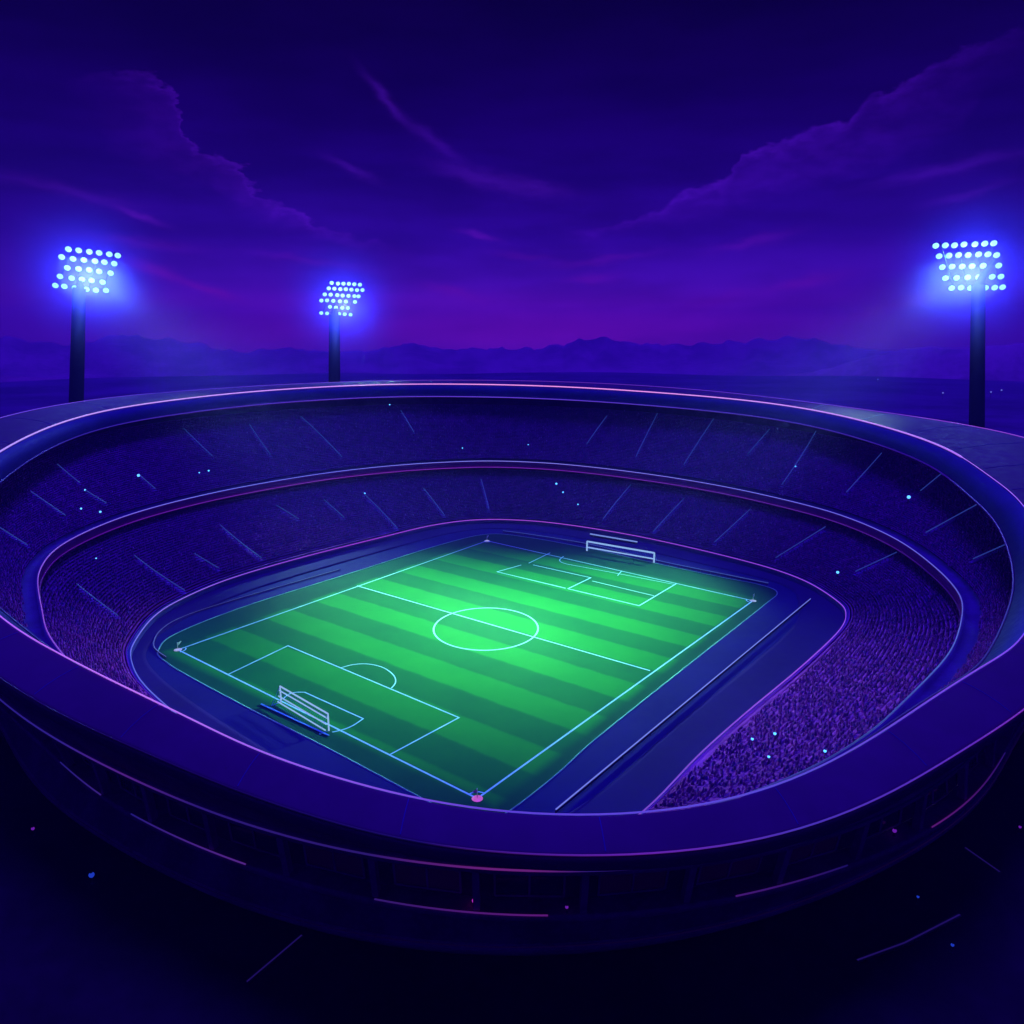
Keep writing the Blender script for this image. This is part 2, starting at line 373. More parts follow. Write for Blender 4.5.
line([tuple(q) for q in catmull([(-42.6, 128.6), (-42.2, 130.2), (-41.2, 131.2), (-39.0, 131.3)], False, 5)] + [(-26.3, 121.3)] + [tuple(q) for q in catmull([(-26.3, 121.3), (-27.6, 119.0), (-29.0, 117.6), (-31.0, 116.6)], False, 5)], .26, .085)
line([(11.7, 222.7), (4.9, 212.2)], .30, .075); line([(2.7, 210.4), (-4.2, 204.1), (14.2, 190.2)], .32, .085); line([(14.8, 189.8), (31.6, 177.2), (44.3, 193.8)], .32, .090)
line([(6.1, 210.6), (21.8, 198.9), (14.8, 189.8)], .30, .075); line([(21.9, 196.1), (36.6, 184.4)], .28, .080)
line([tuple(q) for q in catmull([(15.6, 219.0), (14.2, 215.5), (14.6, 213.0), (16.4, 211.0)], False, 5)] + [(29.9, 202.4), (44.0, 193.0)], .24, .095)
line([(29.4, 200.6), (31.2, 205.0)], .24, .100)
for (cx, cy), a0 in ((cA, -53), (cB, 235), (cC, 142), (cD, 52)):
    line([(cx + 1.6 * math.cos(math.radians(a0 + t_)), cy + 1.6 * math.sin(math.radians(a0 + t_))) for t_ in range(0, 91, 15)], .25, .090)
mo = mk.build('pitch_marking', M_line, pitch)

# goals
def bars_goal(name, a, b, h, nbar, lab, loc_back, net_depth, base=None, w=.3):
    a, b = np.array((*a, .08)), np.array((*b, .08)); c = (a + b) / 2
    g = empty(name, tuple(c), lab, 'goal'); up = np.array((0, 0, h)); back = np.array((*loc_back, 0)) * net_depth
    for q in (a, b):
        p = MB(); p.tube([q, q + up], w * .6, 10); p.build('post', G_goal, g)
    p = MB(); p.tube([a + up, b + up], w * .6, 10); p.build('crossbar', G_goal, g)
    for k in range(nbar):
        p = MB(); z = h * (k + .35) / (nbar + .1); zz = np.array((0, 0, z)); s = back * (1 - z / h) * .35
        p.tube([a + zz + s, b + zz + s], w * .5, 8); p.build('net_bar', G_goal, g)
    for q in (a, b):
        p = MB(); p.tube([q + up, q + back * .9 + np.array((0, 0, .1)), q + (0, 0, .03)], .07, 6); p.build('back_stay', M_base, g)
    nm = MB()
    for k in range(0, 29):
        t_ = k / 28; q = a + (b - a) * t_; nm.tube([q + up, q + back * .9 + np.array((0, 0, .1))], .010, 4)
    for k in range(1, 7):
        t_ = k / 7; q0 = (a + up) * (1 - t_) + (a + back * .9) * t_; q1 = (b + up) * (1 - t_) + (b + back * .9) * t_; nm.tube([q0, q1], .010, 4)
    nm.build('net', M_base, g)
    if base:
        p = MB(); p.bar(np.array((*base[0], .2)), np.array((*base[1], .2)), .3, .16); p.build('base_rail', M_base, g)
    return g
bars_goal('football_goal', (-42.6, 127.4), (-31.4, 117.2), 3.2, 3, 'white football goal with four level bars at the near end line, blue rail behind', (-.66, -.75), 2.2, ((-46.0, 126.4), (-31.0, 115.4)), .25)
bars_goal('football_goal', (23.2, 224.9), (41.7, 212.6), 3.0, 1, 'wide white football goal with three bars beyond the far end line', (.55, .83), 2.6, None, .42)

# corner flags
for (x, y), lab, pink in ((cA, 'white corner flag at the sharp pitch corner beside the violet track bend', 0), (cB, 'small white corner flag at the farthest pitch corner', 0),
                    (cC, 'white corner flag at the pitch corner beside the end of the blue rail', 0), (cD, 'pink corner flag at the nearest pitch corner, just inside the roof edge', 1)):
    e = empty('corner_flag', (x, y, .08), lab, 'flag')
    p = MB(); p.tube([(x, y, .08), (x, y, 1.75)], .06, 8); p.build('pole', M_white, e)
    p = MB(); d = U2 * (-1 if pink else 1)
    pts = [(x + d[0] * s * .95 + .10 * math.sin(s * 5) * V2[0], y + d[1] * s * .95 + .10 * math.sin(s * 5) * V2[1], 0) for s in np.linspace(0, 1, 7)]
    vv = []
    for k, q in enumerate(pts):
        hh = .5 * (1 - k / 7.5)
        for th_ in (-.015, .015): vv += [(q[0] + V2[0] * th_, q[1] + V2[1] * th_, 1.72), (q[0] + V2[0] * th_, q[1] + V2[1] * th_, 1.72 - 2 * hh * .72)]
    ff = []
    for k in range(6):
        a = 4 * k; ff += [(a, a + 4, a + 5, a + 1), (a + 2, a + 3, a + 7, a + 6), (a, a + 2, a + 6, a + 4), (a + 1, a + 5, a + 7, a + 3)]
    p.add(vv, ff); p.build('flag', M_flagp if pink else M_white, e)
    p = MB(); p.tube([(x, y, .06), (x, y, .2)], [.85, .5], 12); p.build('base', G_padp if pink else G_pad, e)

# barriers round the grass
def barrier(name, pts, h, lab, light, wid=.22, lh=.12):
    pts = [np.array((*q, 0.)) for q in pts]; e = empty(name, tuple(pts[0]), lab, 'barrier')
    b_ = MB(); l_ = MB()
    for q0, q1 in zip(pts[:-1], pts[1:]):
        b_.bar(q0 + np.array((0, 0, h * .5)), q1 + np.array((0, 0, h * .5)), .08, h * .35)
        l_.bar(q0 + np.array((0, 0, h)), q1 + np.array((0, 0, h)), wid, lh)
    b_.build('board_panel', M_track2, e); l_.build('light_strip', light, e)
    tot = 0
    for q0, q1 in zip(pts[:-1], pts[1:]):
        L_ = np.linalg.norm(q1 - q0); k = max(1, int(L_ / 9))
        for i in range(k):
            q = q0 + (q1 - q0) * i / k; s_ = MB(); s_.bar(q, q + np.array((0, 0, h * .9)), .16); s_.build('post', M_post, e)
    return e
barrier('touchline_barrier', [(6.2, 94.2), (75.2, 180.0)], .9, 'low barrier topped by a bright blue light line along the right touchline', G_rail, .18, .10)
far_pts = [tuple(q) for q in catmull([(-3, 246.0), (6, 241.6), (24.6, 229.8), (43.1, 212.4), (58, 200.6), (69.9, 191.4)], False, 6)]
barrier('end_line_barrier', far_pts, .8, 'thin dim blue barrier curving behind the far goal', G_rail2, .22, .10)
left_pts = [tuple(q) for q in catmull([(-72.3, 146.5), (-77.6, 152.4), (-80.0, 161.7), (-77.4, 171.2), (-66.0, 186.0), (-47.0, 208.0)], False, 6)]
barrier('track_bend_barrier', left_pts, .35, 'faint violet barrier wrapping the track bend beyond the sharp pitch corner', glow('faint_barrier_light', (.10, .06, .5), .3), .2, .08)
e = empty('light_board', (25.8, 241.0, .24), 'short glowing blue white board standing behind the far goal', 'board')
p = MB(); p.bar((25.8, 241.0, .55), (39.8, 231.5, .55), .25, .6); p.build('board_panel', M_track2, e)
p = MB(); p.bar((25.8, 241.0, 1.05), (39.8, 231.5, 1.05), .4, .34); p.build('light_strip', G_bar, e)
for q in ((27, 240.2), (32.8, 236.25), (38.6, 232.3)):
    p = MB(); p.bar((*q, .2), (*q, .9), .5, .3); p.build('foot', M_post, e)

# ---------------------------------------------------------------- the stadium
st = empty('stadium', (CX, CY, 0), 'huge violet bowl stadium with glowing roof edges around a green pitch', 'stadium')
deg = lambda *k: k
# seating tiers, stepped
def stepped(name, ra, za, rb, zb, rows):
    prof = []
    for k in range(rows):
        t0, t1 = k / rows, (k + 1) / rows
        z0, z1 = za + (zb - za) * t0, za + (zb - za) * t1
        prof += [(ra + (rb - ra) * t0, z0 if k else z0 - .05), (ra + (rb - ra) * t0, z1)] if k else [(ra, z1 * 1.0)]
        prof += [(ra + (rb - ra) * t1, z1)]
    return sweep(name, prof, M_stand, st)
lower = stepped('lower_stand', rLa, zLa, rLb, zLb, ROWS_L)
upper = stepped('upper_stand', rUa, zUa, rUb, zUb, ROWS_U)
# wall round the pitch with its light line
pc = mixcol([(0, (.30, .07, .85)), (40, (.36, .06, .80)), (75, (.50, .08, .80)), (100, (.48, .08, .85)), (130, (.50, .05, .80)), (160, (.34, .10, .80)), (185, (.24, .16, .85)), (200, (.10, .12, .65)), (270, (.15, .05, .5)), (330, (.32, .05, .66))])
wallp = sweep('pitch_wall', [(rP, 0), (rP, 1.55), (rP + .55, 1.6), (rP + .6, 1.9)], M_wall, st)
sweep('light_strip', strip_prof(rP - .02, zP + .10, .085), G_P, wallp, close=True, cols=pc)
# gallery between the tiers
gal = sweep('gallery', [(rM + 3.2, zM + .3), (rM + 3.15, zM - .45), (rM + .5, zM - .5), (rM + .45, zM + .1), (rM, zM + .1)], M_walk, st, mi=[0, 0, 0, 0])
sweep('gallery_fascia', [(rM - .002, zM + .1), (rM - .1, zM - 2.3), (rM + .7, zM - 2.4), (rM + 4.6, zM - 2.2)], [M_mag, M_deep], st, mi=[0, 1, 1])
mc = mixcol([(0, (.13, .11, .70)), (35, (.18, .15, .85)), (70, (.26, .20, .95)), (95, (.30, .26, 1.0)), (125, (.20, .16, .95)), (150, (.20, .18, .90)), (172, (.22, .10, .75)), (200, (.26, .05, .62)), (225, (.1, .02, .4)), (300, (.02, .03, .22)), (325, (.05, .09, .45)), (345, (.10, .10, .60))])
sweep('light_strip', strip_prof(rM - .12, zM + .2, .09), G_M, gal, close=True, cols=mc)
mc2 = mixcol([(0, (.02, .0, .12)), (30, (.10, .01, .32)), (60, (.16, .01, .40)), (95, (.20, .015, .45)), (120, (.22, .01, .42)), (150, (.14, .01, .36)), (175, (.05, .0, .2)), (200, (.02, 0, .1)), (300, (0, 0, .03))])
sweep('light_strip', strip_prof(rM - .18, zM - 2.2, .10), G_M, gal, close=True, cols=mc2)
# roof ring
w_ = rR0 - rR1
crown = lambda t: rR1 + w_ * t
zr = lambda t, c: zR1 + (zR0 - zR1) * t + c * np.minimum(1, w_ / 20)
roof = sweep('roof', [(rR1, zR1), (crown(.15), zr(.15, .5)), (crown(.4), zr(.4, 1.0)), (crown(.7), zr(.7, .9)), (crown(.93), zr(.93, .3)), (rR0, zR0), (rR0 - .05, zR0 - 1.6), (rR1 + 2.5 * np.minimum(1, w_ / 3), np.minimum(zR1, zR0) - 2.0)], M_roof, st, smooth_=False)
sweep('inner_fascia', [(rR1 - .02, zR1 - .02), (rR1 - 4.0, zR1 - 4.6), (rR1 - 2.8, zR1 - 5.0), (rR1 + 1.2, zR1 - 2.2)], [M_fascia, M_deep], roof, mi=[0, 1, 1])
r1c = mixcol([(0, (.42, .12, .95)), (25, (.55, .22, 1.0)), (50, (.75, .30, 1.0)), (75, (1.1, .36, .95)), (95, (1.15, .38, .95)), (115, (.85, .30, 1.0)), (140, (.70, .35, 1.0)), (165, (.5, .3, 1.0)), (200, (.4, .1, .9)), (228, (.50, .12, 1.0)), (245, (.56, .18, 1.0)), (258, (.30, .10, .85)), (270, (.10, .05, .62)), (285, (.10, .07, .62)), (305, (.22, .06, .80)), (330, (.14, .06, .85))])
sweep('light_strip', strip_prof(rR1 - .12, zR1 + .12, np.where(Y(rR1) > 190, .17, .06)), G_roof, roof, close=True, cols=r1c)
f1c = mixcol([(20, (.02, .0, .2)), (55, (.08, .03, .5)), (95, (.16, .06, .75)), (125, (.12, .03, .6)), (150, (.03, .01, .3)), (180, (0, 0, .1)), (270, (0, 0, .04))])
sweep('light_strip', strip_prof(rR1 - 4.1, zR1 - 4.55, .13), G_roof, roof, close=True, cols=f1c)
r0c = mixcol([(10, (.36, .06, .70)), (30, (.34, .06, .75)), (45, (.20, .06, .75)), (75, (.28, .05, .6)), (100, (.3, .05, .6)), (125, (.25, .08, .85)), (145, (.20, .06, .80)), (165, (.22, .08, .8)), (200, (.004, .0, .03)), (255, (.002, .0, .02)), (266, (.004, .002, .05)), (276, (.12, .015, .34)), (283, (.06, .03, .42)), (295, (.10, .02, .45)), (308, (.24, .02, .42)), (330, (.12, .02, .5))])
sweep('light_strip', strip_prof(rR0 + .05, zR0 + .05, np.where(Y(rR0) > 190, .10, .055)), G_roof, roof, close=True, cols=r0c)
# seams of the roof membrane
for a in list(range(4, 360, 9)):
    i = a
    pts = [(X(crown(t_))[i], Y(crown(t_))[i], zr(t_, c_)[i] + .03) for t_, c_ in ((.03, .12), (.15, .5), (.4, 1.0), (.7, .9), (.93, .3))]
    sm = MB(); sm.tube(pts, .05, 4); sm.build('roof_seam', M_fascia, roof)
# outer wall and facade
zL, zS, zB = 15.0, 9.0, 4.0
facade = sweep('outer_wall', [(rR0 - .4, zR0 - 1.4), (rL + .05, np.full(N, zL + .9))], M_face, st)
ledge = sweep('ledge', [(rL - .2, np.full(N, zL + .95)), (rL + .35, np.full(N, zL + .9)), (rL + .4, np.full(N, zL - .1)), (rL - 2.6, np.full(N, zL - .3))], M_ledge, st)
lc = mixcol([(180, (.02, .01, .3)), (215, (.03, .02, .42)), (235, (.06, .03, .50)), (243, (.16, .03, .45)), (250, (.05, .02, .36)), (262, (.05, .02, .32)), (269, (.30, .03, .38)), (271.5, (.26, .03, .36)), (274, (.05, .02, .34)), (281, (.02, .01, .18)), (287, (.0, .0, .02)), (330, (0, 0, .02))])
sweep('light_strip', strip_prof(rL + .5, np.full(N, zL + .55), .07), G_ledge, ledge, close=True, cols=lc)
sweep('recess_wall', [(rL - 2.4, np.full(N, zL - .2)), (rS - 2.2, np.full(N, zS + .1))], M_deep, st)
terr = sweep('terrace', [(rS - 2.4, np.full(N, zS + .1)), (rS - .2, np.full(N, zS)), (rS, np.full(N, zS - .05)), (rS + .02, np.full(N, zS - .8)), (rS - .5, np.full(N, zS - .9))], M_ledge, st)
sweep('base_wall', [(rS - .5, np.full(N, zS - .85)), (rB + .2, np.full(N, zB + .6))], M_face, st)
plinth = sweep('plinth', [(rB - .2, np.full(N, zB + .62)), (rB + .5, np.full(N, zB + .55)), (rB + .52, np.full(N, zB - .2)), (rB - 3.0, np.full(N, 0.0))], M_ledge, st)
sweep('light_strip', strip_prof(rB + .55, np.full(N, zB + .5), .04), G_ledge, plinth, close=True, cols=mixcol([(180, (.003, .0, .02)), (250, (.002, .0, .02)), (290, (.008, .001, .03)), (310, (.012, .002, .04)), (350, (.006, 0, .03))]))
def th_of(x, y): return math.atan2(y - CY, x - CX) % (2 * PI)
STR = [(th_of(-63.3, 92.5), th_of(-52, 85.3), [(.03, .02, .36), (.08, .03, .42)]), (th_of(-46.4, 81.6), th_of(-30.3, 73.5), [(.03, .02, .38), (.18, .04, .5)]),
       (th_of(-14.2, 66.9), th_of(3.8, 64.6), [(.06, .02, .30), (.22, .02, .36)]), (th_of(23.5, 67.8), th_of(37.9, 73.2), [(.12, .02, .36), (.02, .01, .22)]), (th_of(50.7, 79.1), th_of(72, 94.0), [(.20, .02, .34), (.03, .01, .26)])]
for a0, a1, (c0, c1) in STR:
    i0, i1 = int(round(math.degrees(a0))), int(round(math.degrees(a1))); sel = np.arange(i0, i1 + 1)
    cols = np.zeros((N, 3)); f_ = np.clip((np.arange(N) - i0) / max(1, i1 - i0), 0, 1)[:, None]; cols[:] = np.array(c0) * (1 - f_) + np.array(c1) * f_
    sweep('light_strip', strip_prof(rS + .06, np.full(N, zS + .06), .06), G_ledge, terr, close=True, sel=sel, cols=cols)
# pillars and window bays of the near recess
def at_loop(r, i): return np.array((X(r)[i % N], Y(r)[i % N]))
for i in range(214, 331, 6):
    p = MB(); a, b = at_loop(rL - .7, i), at_loop(rS - .7, i); p.bar((*a, zL - .25), (*b, zS - .02), .7, .9, up=(math.cos(math.radians(i)), math.sin(math.radians(i)), 0)); p.build('pillar', M_ledge, st)
lit = {256, 262, 274, 280, 286}
for i in range(214, 325, 6):
    a0, a1, b0, b1 = at_loop(rL - 2.2, i + 1), at_loop(rL - 2.2, i + 5), at_loop(rS - 1.95, i + 1), at_loop(rS - 1.95, i + 5)
    p = MB()
    top0, top1, bt0, bt1 = np.array((*a0, zL - 1.0)), np.array((*a1, zL - 1.0)), np.array((*b0, zS + .7)), np.array((*b1, zS + .7))
    out = np.array((math.cos(math.radians(i + 3)), math.sin(math.radians(i + 3)), 0)) * .12
    p.add([top0, top1, bt1, bt0, top0 - out, top1 - out, bt1 - out, bt0 - out], [(0, 3, 2, 1), (4, 5, 6, 7), (0, 1, 5, 4), (1, 2, 6, 5), (2, 3, 7, 6), (3, 0, 4, 7)])
    wdw = p.build('window', G_win if i in lit else M_glass, st)
    p = MB()
    for q0, q1 in ((top0, top1), (top1, bt1), (bt1, bt0), (bt0, top0), ((top0 + top1) / 2, (bt0 + bt1) / 2)): p.bar(q0 + out * .5, q1 + out * .5, .22)
    p.build('frame', M_ledge, wdw)
# aisles: flights of steps with a light line, on each tier
UA = [(2.4304,0.807,2.4391,0.361),(2.2864,0.756,2.2995,0.277),(2.1555,0.815,2.1097,0.126),(2.7685,0.739,2.786,0.445),(2.9082,0.58,2.9212,0.16),(3.0936,0.429,3.1023,0.092),(2.7991,0.353,2.8013,0.118),(2.6442,0.336,2.6573,0.118),(1.8915,0.832,1.8697,0.437),(1.2828,0.824,1.3286,0.286),(1.1366,0.933,1.1541,0.16),(0.9708,0.95,0.9861,0.134),(0.805,0.891,0.8138,0.445),(0.6894,0.975,0.6458,0.101),(0.4887,0.866,0.4581,0.21),(0.2945,0.95,0.2858,0.555),(0.1047,0.739,0.1287,0.118),(6.1763,0.613,6.1981,0.193)]
LA = [(2.3976,0.689,2.3867,0.429),(2.6158,0.597,2.6769,0.059),(2.9191,0.571,3.0216,0.0),(3.1438,0.63,3.2659,0.193),(2.8034,0.345,2.8318,0.092),(2.2406,0.647,2.234,0.319),(2.0988,0.655,2.0617,0.0),(1.885,0.605,1.8391,0.05),(1.6777,0.714,1.6602,0.101),(1.1476,0.832,1.1934,0.118),(0.9359,0.731,0.9577,0.05),(0.696,0.773,0.6894,0.092),(0.4363,0.807,0.4363,0.092),(0.1745,0.866,0.1724,0.361)]
def tier_pt(which, th, t, rows):
    x, y, z = tier(which, th, t); ra, za, rb, zb = (rLa, zLa, rLb, zLb) if which == 'lower' else (rUa, zUa, rUb, zUb)
    k = min(rows - 1, int(t * rows)); zz = lerp_loop(za, th) + (lerp_loop(zb, th) - lerp_loop(za, th)) * (k + 1) / rows
    return np.array((x, y, zz))
for which, par, L_, rows in (('upper', upper, UA, ROWS_U), ('lower', lower, LA, ROWS_L)):
    for a0, t0, a1, t1 in L_:
        p = MB(); n = max(3, int(abs(t0 - t1) * rows))
        up_ = []
        for k in range(n):
            f0 = (k + .5) / n; q = tier_pt(which, a0 + (a1 - a0) * f0, t0 + (t1 - t0) * f0, rows); up_.append(q)
        for q in up_:
            d = np.array((q[0] - CX, q[1] - CY, 0)); d /= np.linalg.norm(d)
            p.bar(q - d * .62 + (0, 0, .06), q + d * .62 + (0, 0, .06), 1.1, .16)
        s_ = par.children and None
        ai = p.build('aisle', M_aisle, par)
        l_ = MB()
        hr = [np.array(tier(which, a0 + (a1 - a0) * f0, t0 + (t1 - t0) * f0)) + (0, 0, 1.25) for f0 in np.linspace(0, 1, 10)]
        l_.tube(hr, .13 if which == 'upper' else .12, 6)
        l_.build('aisle_handrail', G_aisle, par)

# ---------------------------------------------------------------- spectators: a dense far crowd
def crowd(name, which, rows, lab, ymin, fill, t_hi):
    ra, za, rb, zb = (rLa, zLa, rLb, zLb) if which == 'lower' else (rUa, zUa, rUb, zUb)
    P = []
    for k in range(rows):
        t = (k + .45) / rows
        if t > t_hi: break
        if which == 'lower' and k < 2: continue
        r = ra + (rb - ra) * t; z = za + (zb - za) * (k + 1) / rows
        per = 2 * PI * r.mean(); n = int(per / (.68 if which == 'lower' else .76))
        th = (np.arange(n) + rng.uniform(-.25, .25, n)) * 2 * PI / n
        keep = rng.random(n) < fill; th = th[keep]
        rr = np.interp(th, TH, r, period=2 * PI); zz = np.interp(th, TH, z, period=2 * PI); jt = rng.uniform(-.45, .45, len(th)); rr = rr + jt; zz = zz + jt * .3 + rng.uniform(-.1, .1, len(th))
        P.append(np.stack([CX + rr * np.cos(th), CY + rr * np.sin(th), zz, th], 1))
    P = np.concatenate(P); P = P[P[:, 1] > ymin]; n = len(P)
    # one seated body: hips, waist, shoulders, neck, head (five rings of four) and a cap vertex
    ring = np.array([(.24, .26, 0.0), (.19, .15, .35), (.25, .14, .62), (.10, .10, .72), (.12, .13, .84), (.06, .07, .98)])
    B = np.concatenate([np.array([(x, y, z), (-x, y, z), (-x, -y, z), (x, -y, z)]) for x, y, z in ring])
    F = np.concatenate([np.array([(4 * q + j, 4 * q + (j + 1) % 4, 4 * q + 4 + (j + 1) % 4, 4 * q + 4 + j) for j in range(4)]) for q in range(5)] + [np.array([(20, 21, 22, 23)])])
    sc = rng.uniform(.58, .76, n); a = P[:, 3] + PI / 2 + rng.uniform(-.3, .3, n)
    ca, sa = np.cos(a), np.sin(a)
    bx, by, bz = B[:, 0][None] * sc[:, None] * 1.1, B[:, 1][None] * sc[:, None] * 1.1, B[:, 2][None] * sc[:, None] * .85
    V = np.stack([P[:, 0][:, None] + bx * ca[:, None] - by * sa[:, None], P[:, 1][:, None] + bx * sa[:, None] + by * ca[:, None], P[:, 2][:, None] + bz], 2).reshape(-1, 3)
    Fs = (F[None] + (np.arange(n) * len(B))[:, None, None]).reshape(-1, 4)
    pal = np.array([(.17, .008, .36), (.24, .009, .42), (.38, .014, .52), (.10, .014, .48), (.46, .03, .66), (.12, .006, .30), (.34, .010, .44), (.52, .10, .80)])
    pi = rng.choice(len(pal), n, p=[.24, .22, .15, .13, .09, .09, .05, .03]); c = pal[pi] * rng.uniform(.8, 1.2, n)[:, None]
    cc_ = np.repeat(c, len(B), 0).reshape(n, len(B), 3); cc_[:, 16:24] = (np.array((.30, .02, .36)) * rng.uniform(.4, 1.2, n)[:, None])[:, None, :]
    o = mesh(name, V, Fs, M_crowd, None, cols=cc_.reshape(-1, 3))
    return tag(o, lab, 'crowd', None, 'stuff')
crowd('crowd', 'lower', ROWS_L, 'dense violet crowd filling the lower seating tier', 92, .80, .97)
crowd('crowd', 'upper', ROWS_U, 'dense dark violet crowd filling the upper seating tier', 92, .78, .97)

# ---------------------------------------------------------------- small lamps among the seats
def lamp(name, base, h, rad, g, lab, cat, group):
    e = empty(name, tuple(base), lab, cat, group); b = np.array(base, float)
    p = MB(); p.tube([b, b + (0, 0, .12)], [rad * .8, rad * .6], 10); p.tube([b + (0, 0, .1), b + (0, 0, h)], rad * .22, 8); p.build('post', M_post, e)
    p = MB(); zz = [-.98, -.8, -.45, 0, .45, .8, .98]
    p.tube([b + (0, 0, h + rad * (1 + q)) for q in zz], [rad * math.sqrt(1 - q * q) for q in zz], 12); p.build('globe', g, e, smooth_=True)
    p = MB(); p.tube([b + (0, 0, h + rad * 1.98), b + (0, 0, h + rad * 2.25)], [rad * .5, rad * .15], 10); p.build('cap', M_post, e)
    return e
UD = [(2.6529,0.303,.42,'brightest cyan lamp in the upper tier, at the head of a short aisle light'),(2.7991,0.345,.26,'dim cyan lamp at the head of a slanted aisle line in the upper tier'),(2.8711,0.151,.26,'pale lamp just above the gallery, the farther from the pitch of a close pair'),
 (2.8427,0.042,.30,'blue lamp resting right against the gallery edge of the upper tier'),(2.5155,0.185,.22,'faint lamp of the tight pair in the upper tier, the one farther round the bend'),(2.4893,0.185,.28,'brighter lamp of the tight pair over the gallery on the upper tier'),
 (1.9177,0.93,.26,'small blue lamp high under the far roof fascia'),(1.7301,0.143,.22,'tiny pale lamp low in the far upper tier, right above the gallery line'),(0.288,0.403,.46,'bright pale cyan lamp alone in the upper tier under the sweeping roof bend'),
 (0.6567,0.387,.22,'faint lamp among the crowd below a long upper aisle line'),(1.5184,0.21,.2,'faint blue speck of a lamp in the middle of the far upper tier')]
LD = [(1.4137,0.672,.36,'bright blue lamp in the lower tier directly under the far gallery'),(1.3832,0.504,.28,'blue lamp beside a faint aisle line in the far lower tier'),(1.3155,0.311,.24,'pale lamp low in the far lower tier above the goal'),(0.2073,0.227,.36,'bright cyan lamp in the lower tier by the rounded corner of the pitch wall'),
 (5.2556,0.227,.22,'whitish lamp close to the pitch wall in the near lower tier'),(5.3036,0.311,.24,'blue lamp in the middle of the near lower tier cluster'),(5.2142,0.429,.20,'small pale lamp nearest the roof edge in the near lower tier'),(5.2927,0.655,.22,'dull blue lamp by the fading gallery line of the near lower tier'),
 (2.0944,0.63,.26,'small blue lamp at the top of a steep aisle line in the lower tier'),(2.9889,0.723,.18,'faint violet lamp high in the lower tier near the gallery bend')]
for which, L_, rows in (('upper', UD, ROWS_U), ('lower', LD, ROWS_L)):
    for th, t, rad, lab in L_:
        lamp('seat_lamp', tier_pt(which, th, t, rows), .9, rad, G_cyan, lab, 'lamp', 'small lamps shining among the seats')

# plaza and terrace lamps, path lights, far lamps
for base, h, rad, g, lab in (((-52.2, 80.6, 0), .9, .34, G_blue, 'blue glowing bollard lamp on the dark plaza outside the bowl'), ((-65.1, 89.7, 0), .9, .22, G_purp, 'dim purple bollard lamp on the plaza near the picture edge'),
    ((48.6, 77.1, 0), .9, .16, G_blue, 'small blue bollard lamp on the plaza below the lit terrace'), ((48.6, 69.8, 0), .9, .18, G_blue, 'small blue bollard lamp beside the long plaza path light'),
    ((69.3, 90.1, 0), .9, .18, G_purp, 'dim purple bollard lamp on the plaza under the curving terrace light')):
    lamp('bollard_lamp', base, h, rad, g, lab, 'lamp', 'bollard lamps on the plaza')
for (x, y), rad, g, lab in (((-3.9, 66.4), .24, G_pink, 'pink lamp on the terrace above the middle light strip'), ((5.6, 65.6), .17, G_purp, 'purple lamp on the terrace past the end of the middle light strip'), ((45.0, 77.6), .24, G_purp, 'violet lamp on the terrace between two light strips')):
    lamp('terrace_lamp', (x, y, zS + .02), .5, rad, g, lab, 'lamp', 'lamps on the terrace')
for pts, lab in (([(-28.0, 65.9), (-23.9, 72.2)], 'short slanted violet light line set in the dark plaza'), ([(37.7, 68.7), (44.1, 71.1), (52.7, 75.3)], 'long thin violet light line along the plaza path'), ([(60.2, 87.1), (61.9, 82.5)], 'faint short light line on the plaza by the bowl')):
    q = [np.array((*a, 0.)) for a in pts]; e = empty('path_light', tuple(q[0]), lab, 'path light', 'light lines in the plaza')
    a_ = MB(); b_ = MB()
    for q0, q1 in zip(q[:-1], q[1:]): a_.bar(q0 + (0, 0, .06), q1 + (0, 0, .06), .5, .12); b_.bar(q0 + (0, 0, .15), q1 + (0, 0, .15), .16, .06)
    a_.build('base_rail', M_post, e); b_.build('light_strip', G_path, e)
for x, y, lab in ((440, 922, 'faint lamp post far off on the dark plain, standing alone'), (411, 728, 'blue lamp post on the dark plain beside the floodlight pole'), (463, 738, 'lamp post on the dark plain, the nearer of a far pair'), (487, 760, 'lamp post on the dark plain at the far end of the plain lights')):
    lamp('lamp_post', (x, y, 0), 6, .75, G_far, lab, 'lamp post', 'lamp posts on the plain')
# ---------------------------------------------------------------- floodlight towers
TL = [[(-1.6, 8.5), (1.9, 8.2), (5.6, 7.8), (9.0, 7.5), (12.6, 7.1), (15.6, 6.7)], [(-4.3, 5.2), (-0.5, 4.6), (3.3, 4.3), (7.2, 4.0), (10.5, 3.7), (14.0, 3.2)], [(-2.9, 0.8), (1.0, 0.5), (4.7, 0.2), (8.2, -0.3), (12.3, -0.9)], [(-5.9, -2.9), (-1.9, -3.5), (1.7, -3.9), (5.1, -4.3), (9.0, -4.9)], [(-8.0, -6.8), (-4.9, -7.1), (-1.2, -7.7), (2.8, -8.2), (6.2, -8.5), (9.9, -8.5)]]
TM = [[(-1.6, 9.0), (1.4, 8.7), (4.0, 8.7), (6.6, 8.7), (9.2, 8.5), (11.9, 8.3)], [(-3.0, 6.1), (-0.3, 6.0), (2.5, 5.8), (5.2, 5.8), (7.9, 5.6), (10.6, 5.4), (13.2, 5.5)], [(-4.9, 2.9), (-2.1, 2.8), (1.1, 2.6), (3.7, 2.4), (6.5, 2.3), (9.4, 2.2), (11.4, 2.1)], [(-6.5, -0.4), (-3.8, -0.3), (-0.8, -0.5), (2.4, -0.7), (5.3, -0.8), (9.7, -0.9)], [(-2.4, -3.7), (0.5, -4.1), (3.6, -4.2), (6.3, -4.3)], [(-6.6, -7.1), (-3.8, -7.3), (2.1, -7.5), (4.8, -7.7), (7.7, -7.9)]]
